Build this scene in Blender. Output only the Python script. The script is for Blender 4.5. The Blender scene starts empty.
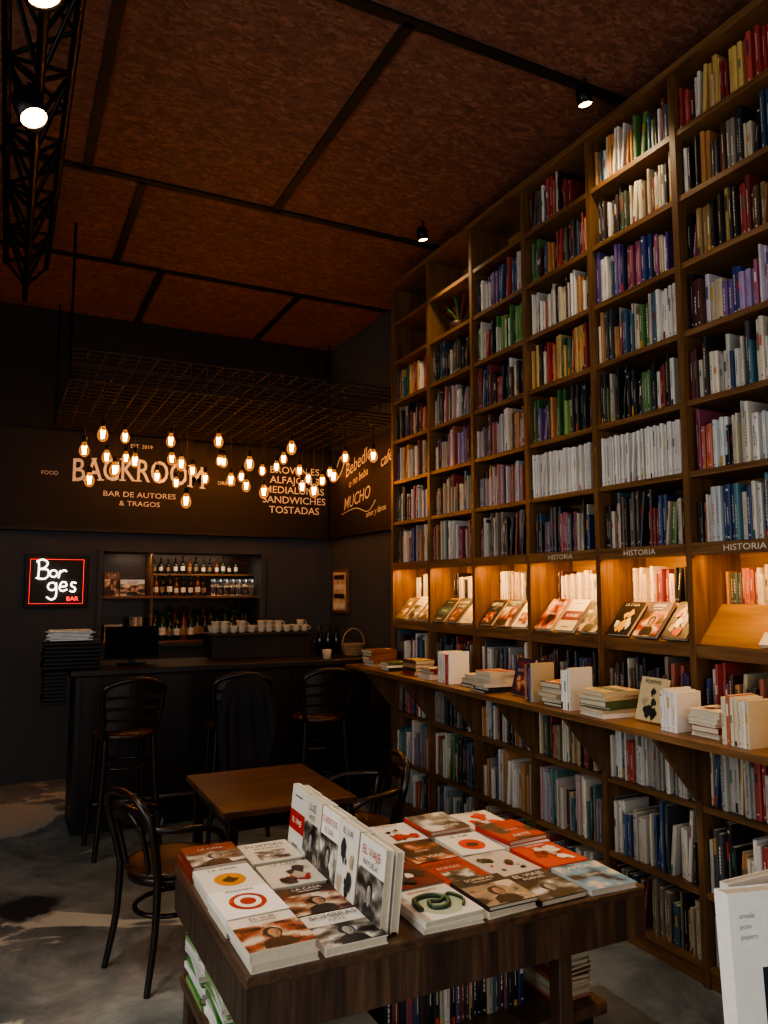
import bpy, math, random
from collections import Counter
from mathutils import Vector, Matrix, noise
S=1.14
rnd=random.Random(11)
def lin(c): return c/12.92 if c<=0.04045 else ((c+0.055)/1.055)**2.4
def hx(h):
    h=h.lstrip('#'); return tuple(lin(int(h[i:i+2],16)/255) for i in (0,2,4))+(1,)
W=(1,1,1,1)
# ---------------------------------------------------------------- materials
def newmat(name):
    m=bpy.data.materials.new(name); m.use_nodes=True
    nt=m.node_tree; b=nt.nodes['Principled BSDF']; return m,nt,b
def N(nt,t,**k):
    n=nt.nodes.new(t)
    for a,v in k.items():
        if a in n.inputs: n.inputs[a].default_value=v
        else: setattr(n,a,v)
    return n
def ramp(nt,fac,stops):
    r=nt.nodes.new('ShaderNodeValToRGB'); e=r.color_ramp.elements
    while len(e)>1: e.remove(e[-1])
    e[0].position=stops[0][0]; e[0].color=stops[0][1]
    for p,c in stops[1:]:
        x=e.new(p); x.color=c
    nt.links.new(fac,r.inputs['Fac']); return r
def plain(name,col,rough=.5,metal=0,var=.12,scale=20,bump=0,spec=.5):
    m,nt,b=newmat(name)
    tc=N(nt,'ShaderNodeTexCoord'); n=N(nt,'ShaderNodeTexNoise',Scale=scale,Detail=4.0)
    nt.links.new(tc.outputs['Object'],n.inputs['Vector'])
    c=hx(col) if isinstance(col,str) else col
    lo=tuple(x*(1-var) for x in c[:3])+(1,); hi=tuple(min(1,x*(1+var)) for x in c[:3])+(1,)
    r=ramp(nt,n.outputs['Fac'],[(.3,lo),(.7,hi)])
    nt.links.new(r.outputs['Color'],b.inputs['Base Color'])
    b.inputs['Roughness'].default_value=rough; b.inputs['Metallic'].default_value=metal; b.inputs['Specular IOR Level'].default_value=spec
    if bump:
        bp=N(nt,'ShaderNodeBump',Strength=bump,Distance=.01)
        nt.links.new(n.outputs['Fac'],bp.inputs['Height']); nt.links.new(bp.outputs['Normal'],b.inputs['Normal'])
    return m
def wood(name,c1,c2,c3,sc=(3,3,40),rough=.45,planks=None,lo=.45):
    m,nt,b=newmat(name)
    tc=N(nt,'ShaderNodeTexCoord'); mp=N(nt,'ShaderNodeMapping'); mp.inputs['Scale'].default_value=sc
    nt.links.new(tc.outputs['Object'],mp.inputs['Vector'])
    n=N(nt,'ShaderNodeTexNoise',Scale=1.0,Detail=6.0,Roughness=.6,Distortion=.6)
    nt.links.new(mp.outputs['Vector'],n.inputs['Vector'])
    r=ramp(nt,n.outputs['Fac'],[(.28,hx(c1)),(.5,hx(c2)),(.75,hx(c3))])
    out=r.outputs['Color']
    if planks:
        ax,wd=planks
        sx=N(nt,'ShaderNodeSeparateXYZ'); nt.links.new(tc.outputs['Object'],sx.inputs[0])
        mu=N(nt,'ShaderNodeMath',operation='DIVIDE'); nt.links.new(sx.outputs[ax],mu.inputs[0]); mu.inputs[1].default_value=wd
        fl=N(nt,'ShaderNodeMath',operation='FLOOR'); nt.links.new(mu.outputs[0],fl.inputs[0])
        wn=N(nt,'ShaderNodeTexWhiteNoise',noise_dimensions='1D'); nt.links.new(fl.outputs[0],wn.inputs['W'])
        mr=N(nt,'ShaderNodeMapRange'); nt.links.new(wn.outputs['Value'],mr.inputs[0]); mr.inputs['To Min'].default_value=lo; mr.inputs['To Max'].default_value=1.25
        mx=N(nt,'ShaderNodeMix',data_type='RGBA',blend_type='MULTIPLY'); mx.inputs['Factor'].default_value=1
        nt.links.new(out,mx.inputs['A']); nt.links.new(mr.outputs[0],mx.inputs['B']); out=mx.outputs['Result']
    nt.links.new(out,b.inputs['Base Color']); b.inputs['Roughness'].default_value=rough
    bp=N(nt,'ShaderNodeBump',Strength=.15,Distance=.005)
    nt.links.new(n.outputs['Fac'],bp.inputs['Height']); nt.links.new(bp.outputs['Normal'],b.inputs['Normal'])
    return m
def emis(name,col,st):
    m,nt,b=newmat(name)
    c=hx(col); b.inputs['Base Color'].default_value=c
    b.inputs['Emission Color'].default_value=c; b.inputs['Emission Strength'].default_value=st
    return m
def vcol(name,rough=.5,var=.1):
    m,nt,b=newmat(name)
    at=N(nt,'ShaderNodeAttribute',attribute_name='Col')
    tc=N(nt,'ShaderNodeTexCoord'); n=N(nt,'ShaderNodeTexNoise',Scale=60.0,Detail=3.0)
    nt.links.new(tc.outputs['Object'],n.inputs['Vector'])
    mr=N(nt,'ShaderNodeMapRange'); nt.links.new(n.outputs['Fac'],mr.inputs[0]); mr.inputs['To Min'].default_value=1-2*var; mr.inputs['To Max'].default_value=1.0
    mx=N(nt,'ShaderNodeMix',data_type='RGBA',blend_type='MULTIPLY'); mx.inputs['Factor'].default_value=1
    nt.links.new(at.outputs['Color'],mx.inputs['A']); nt.links.new(mr.outputs[0],mx.inputs['B'])
    nt.links.new(mx.outputs['Result'],b.inputs['Base Color']); b.inputs['Roughness'].default_value=rough
    return m
def osb():
    m,nt,b=newmat('osb_board')
    tc=N(nt,'ShaderNodeTexCoord')
    n0=N(nt,'ShaderNodeTexNoise',Scale=7.0,Detail=3.0); nt.links.new(tc.outputs['Object'],n0.inputs['Vector'])
    outs=[]
    for i,(rot,sc) in enumerate([(.4,(13,42,13)),(1.9,(14,44,14)),(1.1,(18,52,18)),(2.7,(16,48,16))]):
        mp=N(nt,'ShaderNodeMapping'); mp.inputs['Rotation'].default_value=(0,0,rot); mp.inputs['Scale'].default_value=sc
        ad=N(nt,'ShaderNodeMix',data_type='RGBA',blend_type='ADD'); ad.inputs['Factor'].default_value=.12
        nt.links.new(tc.outputs['Object'],ad.inputs['A']); nt.links.new(n0.outputs['Color'],ad.inputs['B'])
        nt.links.new(ad.outputs['Result'],mp.inputs['Vector'])
        v=N(nt,'ShaderNodeTexVoronoi',Scale=1.0); nt.links.new(mp.outputs['Vector'],v.inputs['Vector'])
        bw=N(nt,'ShaderNodeRGBToBW'); nt.links.new(v.outputs['Color'],bw.inputs[0]); outs.append(bw.outputs[0])
    def mask(sc,loc):
        n1=N(nt,'ShaderNodeTexNoise',Scale=sc,Detail=2.0); mp=N(nt,'ShaderNodeMapping'); mp.inputs['Location'].default_value=(loc,loc*2,0)
        nt.links.new(tc.outputs['Object'],mp.inputs['Vector']); nt.links.new(mp.outputs['Vector'],n1.inputs['Vector'])
        return ramp(nt,n1.outputs['Fac'],[(.45,(0,0,0,1)),(.55,(1,1,1,1))]).outputs['Color']
    def mixf(f,a,c):
        q=N(nt,'ShaderNodeMix',data_type='FLOAT'); nt.links.new(f,q.inputs[0]); nt.links.new(a,q.inputs[2]); nt.links.new(c,q.inputs[3]); return q.outputs[0]
    m1=mixf(mask(14.0,0),outs[0],outs[1]); m3=mixf(mask(16.0,3.3),outs[2],outs[3]); m2=mixf(mask(12.0,7.1),m1,m3)
    r=ramp(nt,m2,[(.05,hx('#57372a')),(.5,hx('#704838')),(.95,hx('#8c6350'))])
    nf=N(nt,'ShaderNodeTexNoise',Scale=70.0,Detail=5.0,Roughness=.7); nt.links.new(tc.outputs['Object'],nf.inputs['Vector'])
    mr=N(nt,'ShaderNodeMapRange'); nt.links.new(nf.outputs['Fac'],mr.inputs[0]); mr.inputs['To Min'].default_value=.5; mr.inputs['To Max'].default_value=1.45
    mx=N(nt,'ShaderNodeMix',data_type='RGBA',blend_type='MULTIPLY'); mx.inputs['Factor'].default_value=1
    nt.links.new(r.outputs['Color'],mx.inputs['A']); nt.links.new(mr.outputs[0],mx.inputs['B'])
    nt.links.new(mx.outputs['Result'],b.inputs['Base Color']); b.inputs['Roughness'].default_value=.7
    bp=N(nt,'ShaderNodeBump',Strength=.35,Distance=.01); nt.links.new(m2,bp.inputs['Height']); nt.links.new(bp.outputs['Normal'],b.inputs['Normal'])
    return m
def concrete():
    m,nt,b=newmat('polished_concrete')
    tc=N(nt,'ShaderNodeTexCoord')
    n=N(nt,'ShaderNodeTexNoise',Scale=1.6,Detail=12.0,Roughness=.74,Distortion=.4); nt.links.new(tc.outputs['Object'],n.inputs['Vector'])
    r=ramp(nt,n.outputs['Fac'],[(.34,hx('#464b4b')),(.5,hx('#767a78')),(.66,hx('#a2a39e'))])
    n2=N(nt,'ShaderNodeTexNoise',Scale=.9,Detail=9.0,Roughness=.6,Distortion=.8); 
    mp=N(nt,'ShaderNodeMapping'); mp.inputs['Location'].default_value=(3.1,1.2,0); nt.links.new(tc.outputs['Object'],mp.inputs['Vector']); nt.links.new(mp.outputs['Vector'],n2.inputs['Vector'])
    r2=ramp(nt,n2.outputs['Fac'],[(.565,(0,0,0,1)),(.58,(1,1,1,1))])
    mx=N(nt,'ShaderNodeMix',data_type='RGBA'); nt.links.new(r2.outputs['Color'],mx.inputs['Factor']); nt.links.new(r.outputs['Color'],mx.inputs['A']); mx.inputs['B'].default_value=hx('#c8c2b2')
    # irregular dark oil stain and a pale worn patch in the slab
    n3=N(nt,'ShaderNodeTexNoise',Scale=5.0,Detail=6.0); nt.links.new(tc.outputs['Object'],n3.inputs['Vector'])
    def spotmask(p,r0,r1):
        vd=N(nt,'ShaderNodeVectorMath',operation='DISTANCE'); nt.links.new(tc.outputs['Object'],vd.inputs[0]); vd.inputs[1].default_value=p
        ad=N(nt,'ShaderNodeMath',operation='MULTIPLY_ADD'); nt.links.new(n3.outputs['Fac'],ad.inputs[0]); ad.inputs[1].default_value=.35; nt.links.new(vd.outputs['Value'],ad.inputs[2])
        q=N(nt,'ShaderNodeMapRange'); nt.links.new(ad.outputs[0],q.inputs[0]); q.inputs['From Min'].default_value=r0; q.inputs['From Max'].default_value=r1; q.inputs['To Min'].default_value=1; q.inputs['To Max'].default_value=0
        return q.outputs[0]
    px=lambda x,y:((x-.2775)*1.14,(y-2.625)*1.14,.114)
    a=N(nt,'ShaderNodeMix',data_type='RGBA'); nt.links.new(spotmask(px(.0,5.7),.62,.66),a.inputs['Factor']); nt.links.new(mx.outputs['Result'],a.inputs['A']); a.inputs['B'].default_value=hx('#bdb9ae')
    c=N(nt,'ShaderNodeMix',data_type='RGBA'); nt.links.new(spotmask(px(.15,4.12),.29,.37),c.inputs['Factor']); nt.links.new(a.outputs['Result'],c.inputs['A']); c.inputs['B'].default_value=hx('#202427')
    nt.links.new(c.outputs['Result'],b.inputs['Base Color'])
    rr=N(nt,'ShaderNodeMapRange'); nt.links.new(n.outputs['Fac'],rr.inputs[0]); rr.inputs['To Min'].default_value=.22; rr.inputs['To Max'].default_value=.55
    nt.links.new(rr.outputs[0],b.inputs['Roughness'])
    return m
def bulbglass():
    m,nt,b=newmat('amber_bulb_glass'); out=nt.nodes['Material Output']; nt.nodes.remove(b)
    t=N(nt,'ShaderNodeBsdfTransparent'); t.inputs['Color'].default_value=(1,.85,.6,1)
    e=N(nt,'ShaderNodeEmission'); e.inputs['Color'].default_value=(1,.36,.06,1); e.inputs['Strength'].default_value=1.5
    lw=N(nt,'ShaderNodeLayerWeight',Blend=.4)
    mx=N(nt,'ShaderNodeMixShader'); mr=N(nt,'ShaderNodeMapRange'); mr.inputs['To Min'].default_value=.12; mr.inputs['To Max'].default_value=.55
    nt.links.new(lw.outputs['Facing'],mr.inputs[0]); nt.links.new(mr.outputs[0],mx.inputs[0]); nt.links.new(t.outputs[0],mx.inputs[1]); nt.links.new(e.outputs[0],mx.inputs[2]); nt.links.new(mx.outputs[0],out.inputs['Surface'])
    return m
def glassmat():
    m,nt,b=newmat('clear_glass'); out=nt.nodes['Material Output']
    t=N(nt,'ShaderNodeBsdfTransparent'); t.inputs['Color'].default_value=(.9,.92,.92,1)
    g=N(nt,'ShaderNodeBsdfGlossy',Roughness=.05); mx=N(nt,'ShaderNodeMixShader'); mx.inputs[0].default_value=.35
    nt.links.new(t.outputs[0],mx.inputs[1]); nt.links.new(g.outputs[0],mx.inputs[2]); nt.links.new(mx.outputs[0],out.inputs['Surface'])
    return m
M_shelf=wood('shelf_wood','#46301a','#6a4b2c','#87653e',(4,2.5,40))
M_shelfv=wood('shelf_wood_vertical','#422c19','#624527','#7f5d38',(30,30,2.5))
M_back=wood('shelf_back_panel','#6a4a22','#8c662e','#a57e3c',(6,2,26),.5)
M_tab=wood('table_wood','#261a13','#453023','#624a38',(30,30,3),.4,planks=('X',.045),lo=.6)
M_tabtop=wood('table_top_wood','#2b1d14','#4a3424','#644935',(30,3,30),.35)
M_cafe=wood('cafe_table_wood','#1e100a','#4a2c1b','#7a5030',(3,28,28),.28,planks=('Y',.09))
M_dark=wood('dark_bar_wood','#0b0706','#180f0b','#281a13',(18,18,3),.45,planks=('X',.12))
M_bent=wood('dark_bentwood','#0b0706','#1a100c','#2c1b15',(20,20,5),.28)
M_seat=wood('seat_wood','#1d100a','#3a2215','#553321',(4,25,25),.35)
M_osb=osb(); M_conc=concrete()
M_black=plain('black_paint','#0b0a0a',.6)
M_metal=plain('black_metal','#0d0c0c',.38,.6)
M_wire=plain('bulb_lit_wire','#241b17',.7,0,.3,30)  # dark wire with the warm bulb light put into its brown colour
M_wallg=plain('blue_grey_plaster','#393f45',.8,0,.1,3,.1)
M_wallb=plain('black_plaster','#171110',.75,0,.3,6,.4)
M_chalkb=plain('chalkboard','#0c0a09',.7,0,.2,8)
M_chalk=plain('chalk_white','#dcd9d2',.9,0,.15,60)
M_book=vcol('book_cover',.42); M_page=vcol('book_pages',.85)
M_label=plain('shelf_letters','#d8d0bf',.7)
M_cup=plain('cup_ceramic','#c9b8a0',.3)
M_steel=plain('brushed_steel','#7a7876',.3,.9)
M_led=emis('led_strip','#ffae50',12)
M_fil=emis('bulb_filament','#ffa850',110)
M_spot=emis('spot_lens','#ffc680',26)
M_neon=emis('neon_white','#fff0e0',5); M_neonr=emis('neon_red','#ff2a22',2.5)
M_bglass=bulbglass(); M_glass=glassmat()
M_wick=plain('wicker','#8d7555',.7,0,.3,60,.4)
M_cloth=plain('dark_cloth','#131216',.9,0,.2,30,.3)
M_bottle=plain('dark_bottle_glass','#0e1410',.12)
M_screen=plain('monitor_screen','#040405',.7,spec=.15)
M_white=plain('white_paper','#dcdcda',.6)
# ---------------------------------------------------------------- builder
def mat4(x,y,z,o=(0,0,0)):
    return Matrix(((x[0],y[0],z[0],o[0]),(x[1],y[1],z[1],o[1]),(x[2],y[2],z[2],o[2]),(0,0,0,1)))
def T(x,y,z,r=0): return Matrix.Translation((x,y,z))@Matrix.Rotation(r,4,'Z')
def catmull(p,n=6,closed=False):
    p=[Vector(q) for q in p]; L=len(p); out=[]
    for i in range(L if closed else L-1):
        g=(lambda k:p[k%L]) if closed else (lambda k:p[max(0,min(L-1,k))])
        a,b,c,d=g(i-1),g(i),g(i+1),g(i+2)
        for j in range(n):
            t=j/n; out.append(.5*((2*b)+(c-a)*t+(2*a-5*b+4*c-d)*t*t+(3*b-a-3*c+d)*t**3))
    if not closed: out.append(p[-1])
    return out
class B:
    def __init__(s): s.v=[];s.f=[];s.m=[];s.c=[];s.s=[];s.mats=[]
    def mi(s,m):
        if m not in s.mats: s.mats.append(m)
        return s.mats.index(m)
    def add(s,vs,fs,mat,col=W,M=None,smooth=False,cols=None):
        o=len(s.v)
        if M is not None: vs=[M@Vector(v) for v in vs]
        s.v+= [tuple(v) for v in vs]; k=s.mi(mat)
        for i,f in enumerate(fs):
            s.f.append(tuple(o+j for j in f)); s.m.append(k); s.c.append(cols[i] if cols else col); s.s.append(smooth)
    def box(s,x0,x1,y0,y1,z0,z1,mat,col=W,M=None):
        s.add([(x0,y0,z0),(x1,y0,z0),(x1,y1,z0),(x0,y1,z0),(x0,y0,z1),(x1,y0,z1),(x1,y1,z1),(x0,y1,z1)],
          [(0,3,2,1),(4,5,6,7),(0,1,5,4),(1,2,6,5),(2,3,7,6),(3,0,4,7)],mat,col,M)
    def bbox(s,x0,x1,y0,y1,z0,z1,mat,c=.006,col=W,M=None):
        def ring(z,i): return [(x0+i+c,y0+i,z),(x1-i-c,y0+i,z),(x1-i,y0+i+c,z),(x1-i,y1-i-c,z),(x1-i-c,y1-i,z),(x0+i+c,y1-i,z),(x0+i,y1-i-c,z),(x0+i,y0+i+c,z)]
        R=[ring(z0,c*.7),ring(z0+c,0),ring(z1-c,0),ring(z1,c*.7)]
        vs=[p for r in R for p in r]; fs=[tuple(reversed(range(8))),tuple(range(24,32))]
        for k in range(3):
            for j in range(8): fs.append((k*8+j,k*8+(j+1)%8,(k+1)*8+(j+1)%8,(k+1)*8+j))
        s.add(vs,fs,mat,col,M)
    def quad(s,pts,mat,col=W,M=None): s.add(pts,[tuple(range(len(pts)))],mat,col,M)
    def tube(s,pts,r,mat,seg=8,col=W,M=None,closed=False):
        pts=[Vector(p) for p in pts]; n=len(pts)
        rs=r if isinstance(r,(list,tuple)) else [r]*n
        if len(rs)==2 and n!=2: rs=[rs[0]+(rs[1]-rs[0])*i/(n-1) for i in range(n)]
        tan=[]
        for i in range(n):
            a=pts[(i-1)%n] if (closed or i>0) else pts[i]; b=pts[(i+1)%n] if (closed or i<n-1) else pts[i]
            tan.append((b-a).normalized())
        up=Vector((0,0,1)) if abs(tan[0].z)<.9 else Vector((1,0,0))
        nrm=(up-tan[0]*up.dot(tan[0])).normalized(); vs=[]
        for i in range(n):
            nrm=(nrm-tan[i]*nrm.dot(tan[i])).normalized(); bn=tan[i].cross(nrm)
            for j in range(seg):
                a=2*math.pi*j/seg; vs.append(pts[i]+(nrm*math.cos(a)+bn*math.sin(a))*rs[i])
        fs=[]
        for i in range(n if closed else n-1):
            for j in range(seg):
                i2=(i+1)%n; fs.append((i*seg+j,i*seg+(j+1)%seg,i2*seg+(j+1)%seg,i2*seg+j))
        s.add(vs,fs,mat,col,M,True)
        if not closed:
            s.add(vs[:seg],[tuple(reversed(range(seg)))],mat,col,M); s.add(vs[-seg:],[tuple(range(seg))],mat,col,M)
    def lathe(s,prof,mat,seg=16,M=None,col=W,smooth=True):
        vs=[];fs=[]
        for r,z in prof:
            for j in range(seg):
                a=2*math.pi*j/seg; vs.append((r*math.cos(a),r*math.sin(a),z))
        for i in range(len(prof)-1):
            for j in range(seg): fs.append((i*seg+j,i*seg+(j+1)%seg,(i+1)*seg+(j+1)%seg,(i+1)*seg+j))
        s.add(vs,fs,mat,col,M,smooth)
    def text(s,st,size,mat,M,col=W,bold=0,sx=1,arch=0,align='CENTER',shear=0,serif=0):
        vs,fs=textgeo(st,size,bold,align); vs=list(vs); fs=list(fs)
        w=max(abs(v[0]) for v in vs) or 1
        if serif:
            cn=Counter(round(v[1],3) for v in vs).most_common(2)
            for yv,_ in cn:
                xs=sorted(v[0] for v in vs if abs(v[1]-yv)<.0015); g=[[xs[0]]]
                for x in xs[1:]:
                    if x-g[-1][-1]<size*.12: g[-1].append(x)
                    else: g.append([x])
                sg=1 if yv>0 else -1
                for q in g:
                    if q[-1]-q[0]<size*.03: continue
                    o=len(vs); a0=q[0]-serif; a1=q[-1]+serif; y1_=yv; y0_=yv-sg*serif*.55
                    vs+=[(a0,y0_,0.0003),(a1,y0_,0.0003),(a1,y1_,0.0003),(a0,y1_,0.0003)]; fs.append((o,o+1,o+2,o+3))
        vs=[(v[0]*sx+v[1]*shear,v[1]+arch*(1-(v[0]/w)**2),v[2]) for v in vs]
        s.add(vs,fs,mat,col,M)
    def done(s,name,parent=None):
        me=bpy.data.meshes.new(name)
        vs=[Vector(v)*S for v in s.v]
        mn=[min(v[i] for v in vs) for i in range(3)]; mx=[max(v[i] for v in vs) for i in range(3)]
        c=Vector(((mn[0]+mx[0])/2,(mn[1]+mx[1])/2,mn[2]))
        me.from_pydata([v-c for v in vs],[],s.f)
        for m in s.mats: me.materials.append(m)
        me.polygons.foreach_set('material_index',s.m); me.polygons.foreach_set('use_smooth',s.s)
        at=me.color_attributes.new('Col','FLOAT_COLOR','CORNER'); buf=[]
        for f,cc in zip(s.f,s.c): buf+=list(cc)*len(f)
        at.data.foreach_set('color',buf); me.update()
        o=bpy.data.objects.new(name,me); o.location=c; bpy.context.collection.objects.link(o)
        if parent: o.parent=parent; o.location=c-parent.location
        return o
_tc={}
def textgeo(st,size,bold,align):
    k=(st,size,bold,align)
    if k in _tc: return _tc[k]
    cu=bpy.data.curves.new('t','FONT'); cu.body=st; cu.size=size; cu.align_x=align; cu.align_y='CENTER'; cu.offset=bold; cu.resolution_u=3
    o=bpy.data.objects.new('t',cu); bpy.context.collection.objects.link(o); bpy.context.view_layer.update()
    ev=o.evaluated_get(bpy.context.evaluated_depsgraph_get()); me=ev.to_mesh()
    r=([tuple(v.co) for v in me.vertices],[tuple(p.vertices) for p in me.polygons]); ev.to_mesh_clear()
    bpy.data.objects.remove(o); bpy.data.curves.remove(cu); _tc[k]=r; return r
def light(kind,name,loc,energy,col,parent=None,target=None,**k):
    l=bpy.data.lights.new(name,kind); l.energy=energy; l.color=col
    for a,v in k.items(): setattr(l,a,v)
    o=bpy.data.objects.new(name,l); o.location=Vector(loc)*S
    if target is not None:
        d=(Vector(target)-Vector(loc)); o.rotation_euler=d.to_track_quat('-Z','Y').to_euler()
    bpy.context.collection.objects.link(o)
    if parent: o.parent=parent; o.location=o.location-parent.location
    return o
# ---------------------------------------------------------------- room
RX=2.755; BY=6.7; LX=-2.2; FY=-1.8; CZ=3.81
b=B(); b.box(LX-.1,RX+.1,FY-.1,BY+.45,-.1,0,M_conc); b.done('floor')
b=B(); b.box(LX-.1,RX+.1,FY-.1,BY+.45,CZ,CZ+.1,M_osb); b.done('ceiling')
b=B()
zt=CZ-.012
for y in (2.54,4.28,5.49,.8,-.9): b.box(LX,RX,y-.025,y+.025,zt,CZ,M_black)
for x,y0,y1 in [(.3,2.54,4.28),(1.38,2.54,4.28),(-.8,2.54,4.28),(.6,4.28,5.49),(-.6,4.28,5.49),(.92,5.49,BY),(1.98,5.49,BY),(-.3,5.49,BY),(.9,.8,2.54),(-.3,.8,2.54),(.3,-.9,.8),(1.4,-.9,.8),(-1,-.9,.8)]:
    b.box(x-.025,x+.025,y0,y1,zt,CZ,M_black)
b.done('trim_1')
b=B(); b.box(RX,RX+.1,FY-.1,BY+.45,0,CZ,M_wallg); b.done('wall_right')
NX0,NX1,NZ0,NZ1=.72,2.07,1.04,1.81
b=B()
b.box(LX,NX0,BY,BY+.45,0,1.99,M_wallg); b.box(NX1,RX,BY,BY+.45,0,1.99,M_wallg)
b.box(NX0,NX1,BY,BY+.45,0,NZ0,M_wallg); b.box(NX0,NX1,BY,BY+.45,NZ1,1.99,M_wallg); b.box(NX0,NX1,BY+.4,BY+.45,NZ0,NZ1,M_wallb)
b.box(LX,RX,BY,BY+.45,1.99,CZ,M_wallb); b.done('wall_back')
b=B()
b.box(LX-.1,LX,FY,-.8,0,CZ,M_wallg); b.box(LX-.1,LX,3.2,BY+.45,0,CZ,M_wallg); b.box(LX-.1,LX,-.8,3.2,0,.3,M_wallg); b.box(LX-.1,LX,-.8,3.2,2.9,CZ,M_wallg); b.done('wall_left')
b=B()
b.box(LX,-1.6,FY-.1,FY,0,CZ,M_wallg); b.box(2.2,RX,FY-.1,FY,0,CZ,M_wallg); b.box(-1.6,2.2,FY-.1,FY,0,.3,M_wallg); b.box(-1.6,2.2,FY-.1,FY,2.9,CZ,M_wallg); b.done('wall_front')
b=B()
for y in (-.8,.5,1.85,3.16): b.box(LX-.08,LX-.02,y,y+.04,.3,2.9,M_metal)
for z in (.3,1.0,2.86): b.box(LX-.08,LX-.02,-.8,3.2,z,z+.04,M_metal)
b.box(LX-.06,LX-.05,-.8,3.2,.3,2.9,M_glass); w1=b.done('window_1')
b=B()
for x in (-1.6,-.35,.95,2.16): b.box(x,x+.04,FY-.08,FY-.02,.3,2.9,M_metal)
for z in (.3,1.0,2.86): b.box(-1.6,2.2,FY-.08,FY-.02,z,z+.04,M_metal)
b.box(-1.6,2.2,FY-.06,FY-.05,.3,2.9,M_glass); w2=b.done('window_2')
light('AREA','daylight',(LX+.02,1.2,1.7),112,(1,.96,.92),w1,(2,1.5,.9),shape='RECTANGLE',size=3.6,size_y=2.4)
light('AREA','daylight_front',(.3,FY+.02,1.7),68,(1,.96,.91),w2,(.3,3,1.1),shape='RECTANGLE',size=3.8,size_y=2.4)
# fascia / chalkboards
b=B(); b.box(LX+.01,RX-.06,BY-.08,BY-.002,1.99,2.78,M_chalkb); b.box(LX+.01,RX-.06,BY-.1,BY-.002,1.965,1.99,M_black)
Mb=mat4((1,0,0),(0,0,1),(0,-1,0)); 
def onback(x,z,e=.083): m=Mb.copy(); m.translation=(x,BY-e,z); return m
b.text('BACKROOM',.27,M_chalk,onback(.985,2.455),bold=.002,sx=.72,arch=.03,serif=.02)
b.text('BAR DE AUTORES',.062,M_chalk,onback(.985,2.285),sx=1.2); b.text('& TRAGOS',.058,M_chalk,onback(.985,2.21),sx=1.2)
b.text('EST. 2019',.045,M_chalk,onback(.985,2.70)); b.text('FOOD',.045,M_chalk,onback(.28,2.43)); b.text('DRINKS',.045,M_chalk,onback(1.72,2.43))
for i,t in enumerate(['BROWNIES','ALFAJORES','MEDIALUNAS','SANDWICHES','TOSTADAS']):
    b.text(t,.09,M_chalk,onback(2.36,2.585-.092*i),bold=.0004,sx=1.08)
b.done('chalkboard_sign')
b=B(); b.box(RX-.05,RX-.002,4.95,BY-.09,1.99,2.78,M_chalkb); b.box(RX-.06,RX-.002,4.95,BY-.11,1.965,1.99,M_black)
Mr=mat4((0,-1,0),(0,0,1),(-1,0,0))
def onright(y,z,rot=0):
    m=Mr@Matrix.Rotation(rot,4,'Z'); m.translation=(RX-.053,y,z); return m
for t,sz,y,z,r in [('Bebedlo',.17,5.95,2.60,.2),('o no beba',.10,5.95,2.46,.18),('MUCHO',.15,5.98,2.28,.12),('café',.14,5.4,2.55,.2),('amor y libros',.07,5.6,2.14,.1)]:
    b.text(t,sz,M_chalk,onright(y,z,r),bold=.0003,shear=.3)
b.tube(catmull([(RX-.055,6.42,2.62),(RX-.055,6.34,2.7),(RX-.055,6.26,2.64),(RX-.055,6.33,2.55),(RX-.055,6.42,2.5)],5),.005,M_chalk,5)
b.tube(catmull([(RX-.055,6.3,2.17),(RX-.055,6.0,2.2),(RX-.055,5.75,2.15),(RX-.055,5.6,2.23)],5),.004,M_chalk,5)
b.done('chalk_mural_board')
# ---------------------------------------------------------------- bookshelf
SX=2.44; SB=2.72; YK=[4.79-.522*k for k in range(11)]
boards=[3.42,3.13,2.84,2.55,2.26,1.97,1.68,1.255,.98,.67,.35,.08]
b=B()
for y in YK: b.box(SX,SB,y-.015,y+.015,0,3.70,M_shelfv)
b.box(SX-.012,SB,YK[-1]-.015,YK[0]+.015,3.675,3.71,M_shelf)
b.box(SB,RX-.006,YK[-1]-.015,YK[0]+.015,0,3.71,M_back)
for k in range(10):
    y1=YK[k]-.015; y0=YK[k+1]+.015
    for z in boards: b.box(SX+.006,SB,y0,y1,z-.024,z,M_shelf)
    b.box(SX+.012,SX+.03,y0,y1,0,.056,M_shelf)
    b.box(SX-.004,SX+.012,y0,y1,1.632,1.682,M_shelf)
    b.quad([(2.455,y0,1.275),(2.455,y1,1.275),(2.60,y1,1.44),(2.60,y0,1.44)],M_back)
    b.box(2.60,SB,y0,y1,1.42,1.44,M_back); b.box(2.444,2.456,y0,y1,1.255,1.285,M_shelf)
    if k>=3: b.text('HISTORIA',.034,M_label,mat4((0,-1,0),(0,0,1),(-1,0,0),(SX-.006,(y0+y1)/2,1.655)),sx=1.25)
    b.box(SX+.015,SX+.03,y0+.02,y1-.02,1.645,1.655,M_led)
b.box(2.14,SX,YK[-1]-.015,4.92,.955,.98,M_shelf)
for y in YK:
    vs=[(2.2,y-.013,.955),(SX,y-.013,.955),(SX,y-.013,.68),(2.2,y+.013,.955),(SX,y+.013,.955),(SX,y+.013,.68)]
    b.add(vs,[(0,2,1),(3,4,5),(0,3,5,2),(0,1,4,3),(1,2,5,4)],M_shelfv)
shelf=b.done('bookshelf')
for k in range(8):
    ym=(YK[k]+YK[k+1])/2
    light('AREA','led_light',(SX+.03,ym,1.635),5 if k!=5 else 2.6,(1,.5,.13),shelf,(SX+.15,ym,1.35),shape='RECTANGLE',size=.48,size_y=.02)
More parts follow.
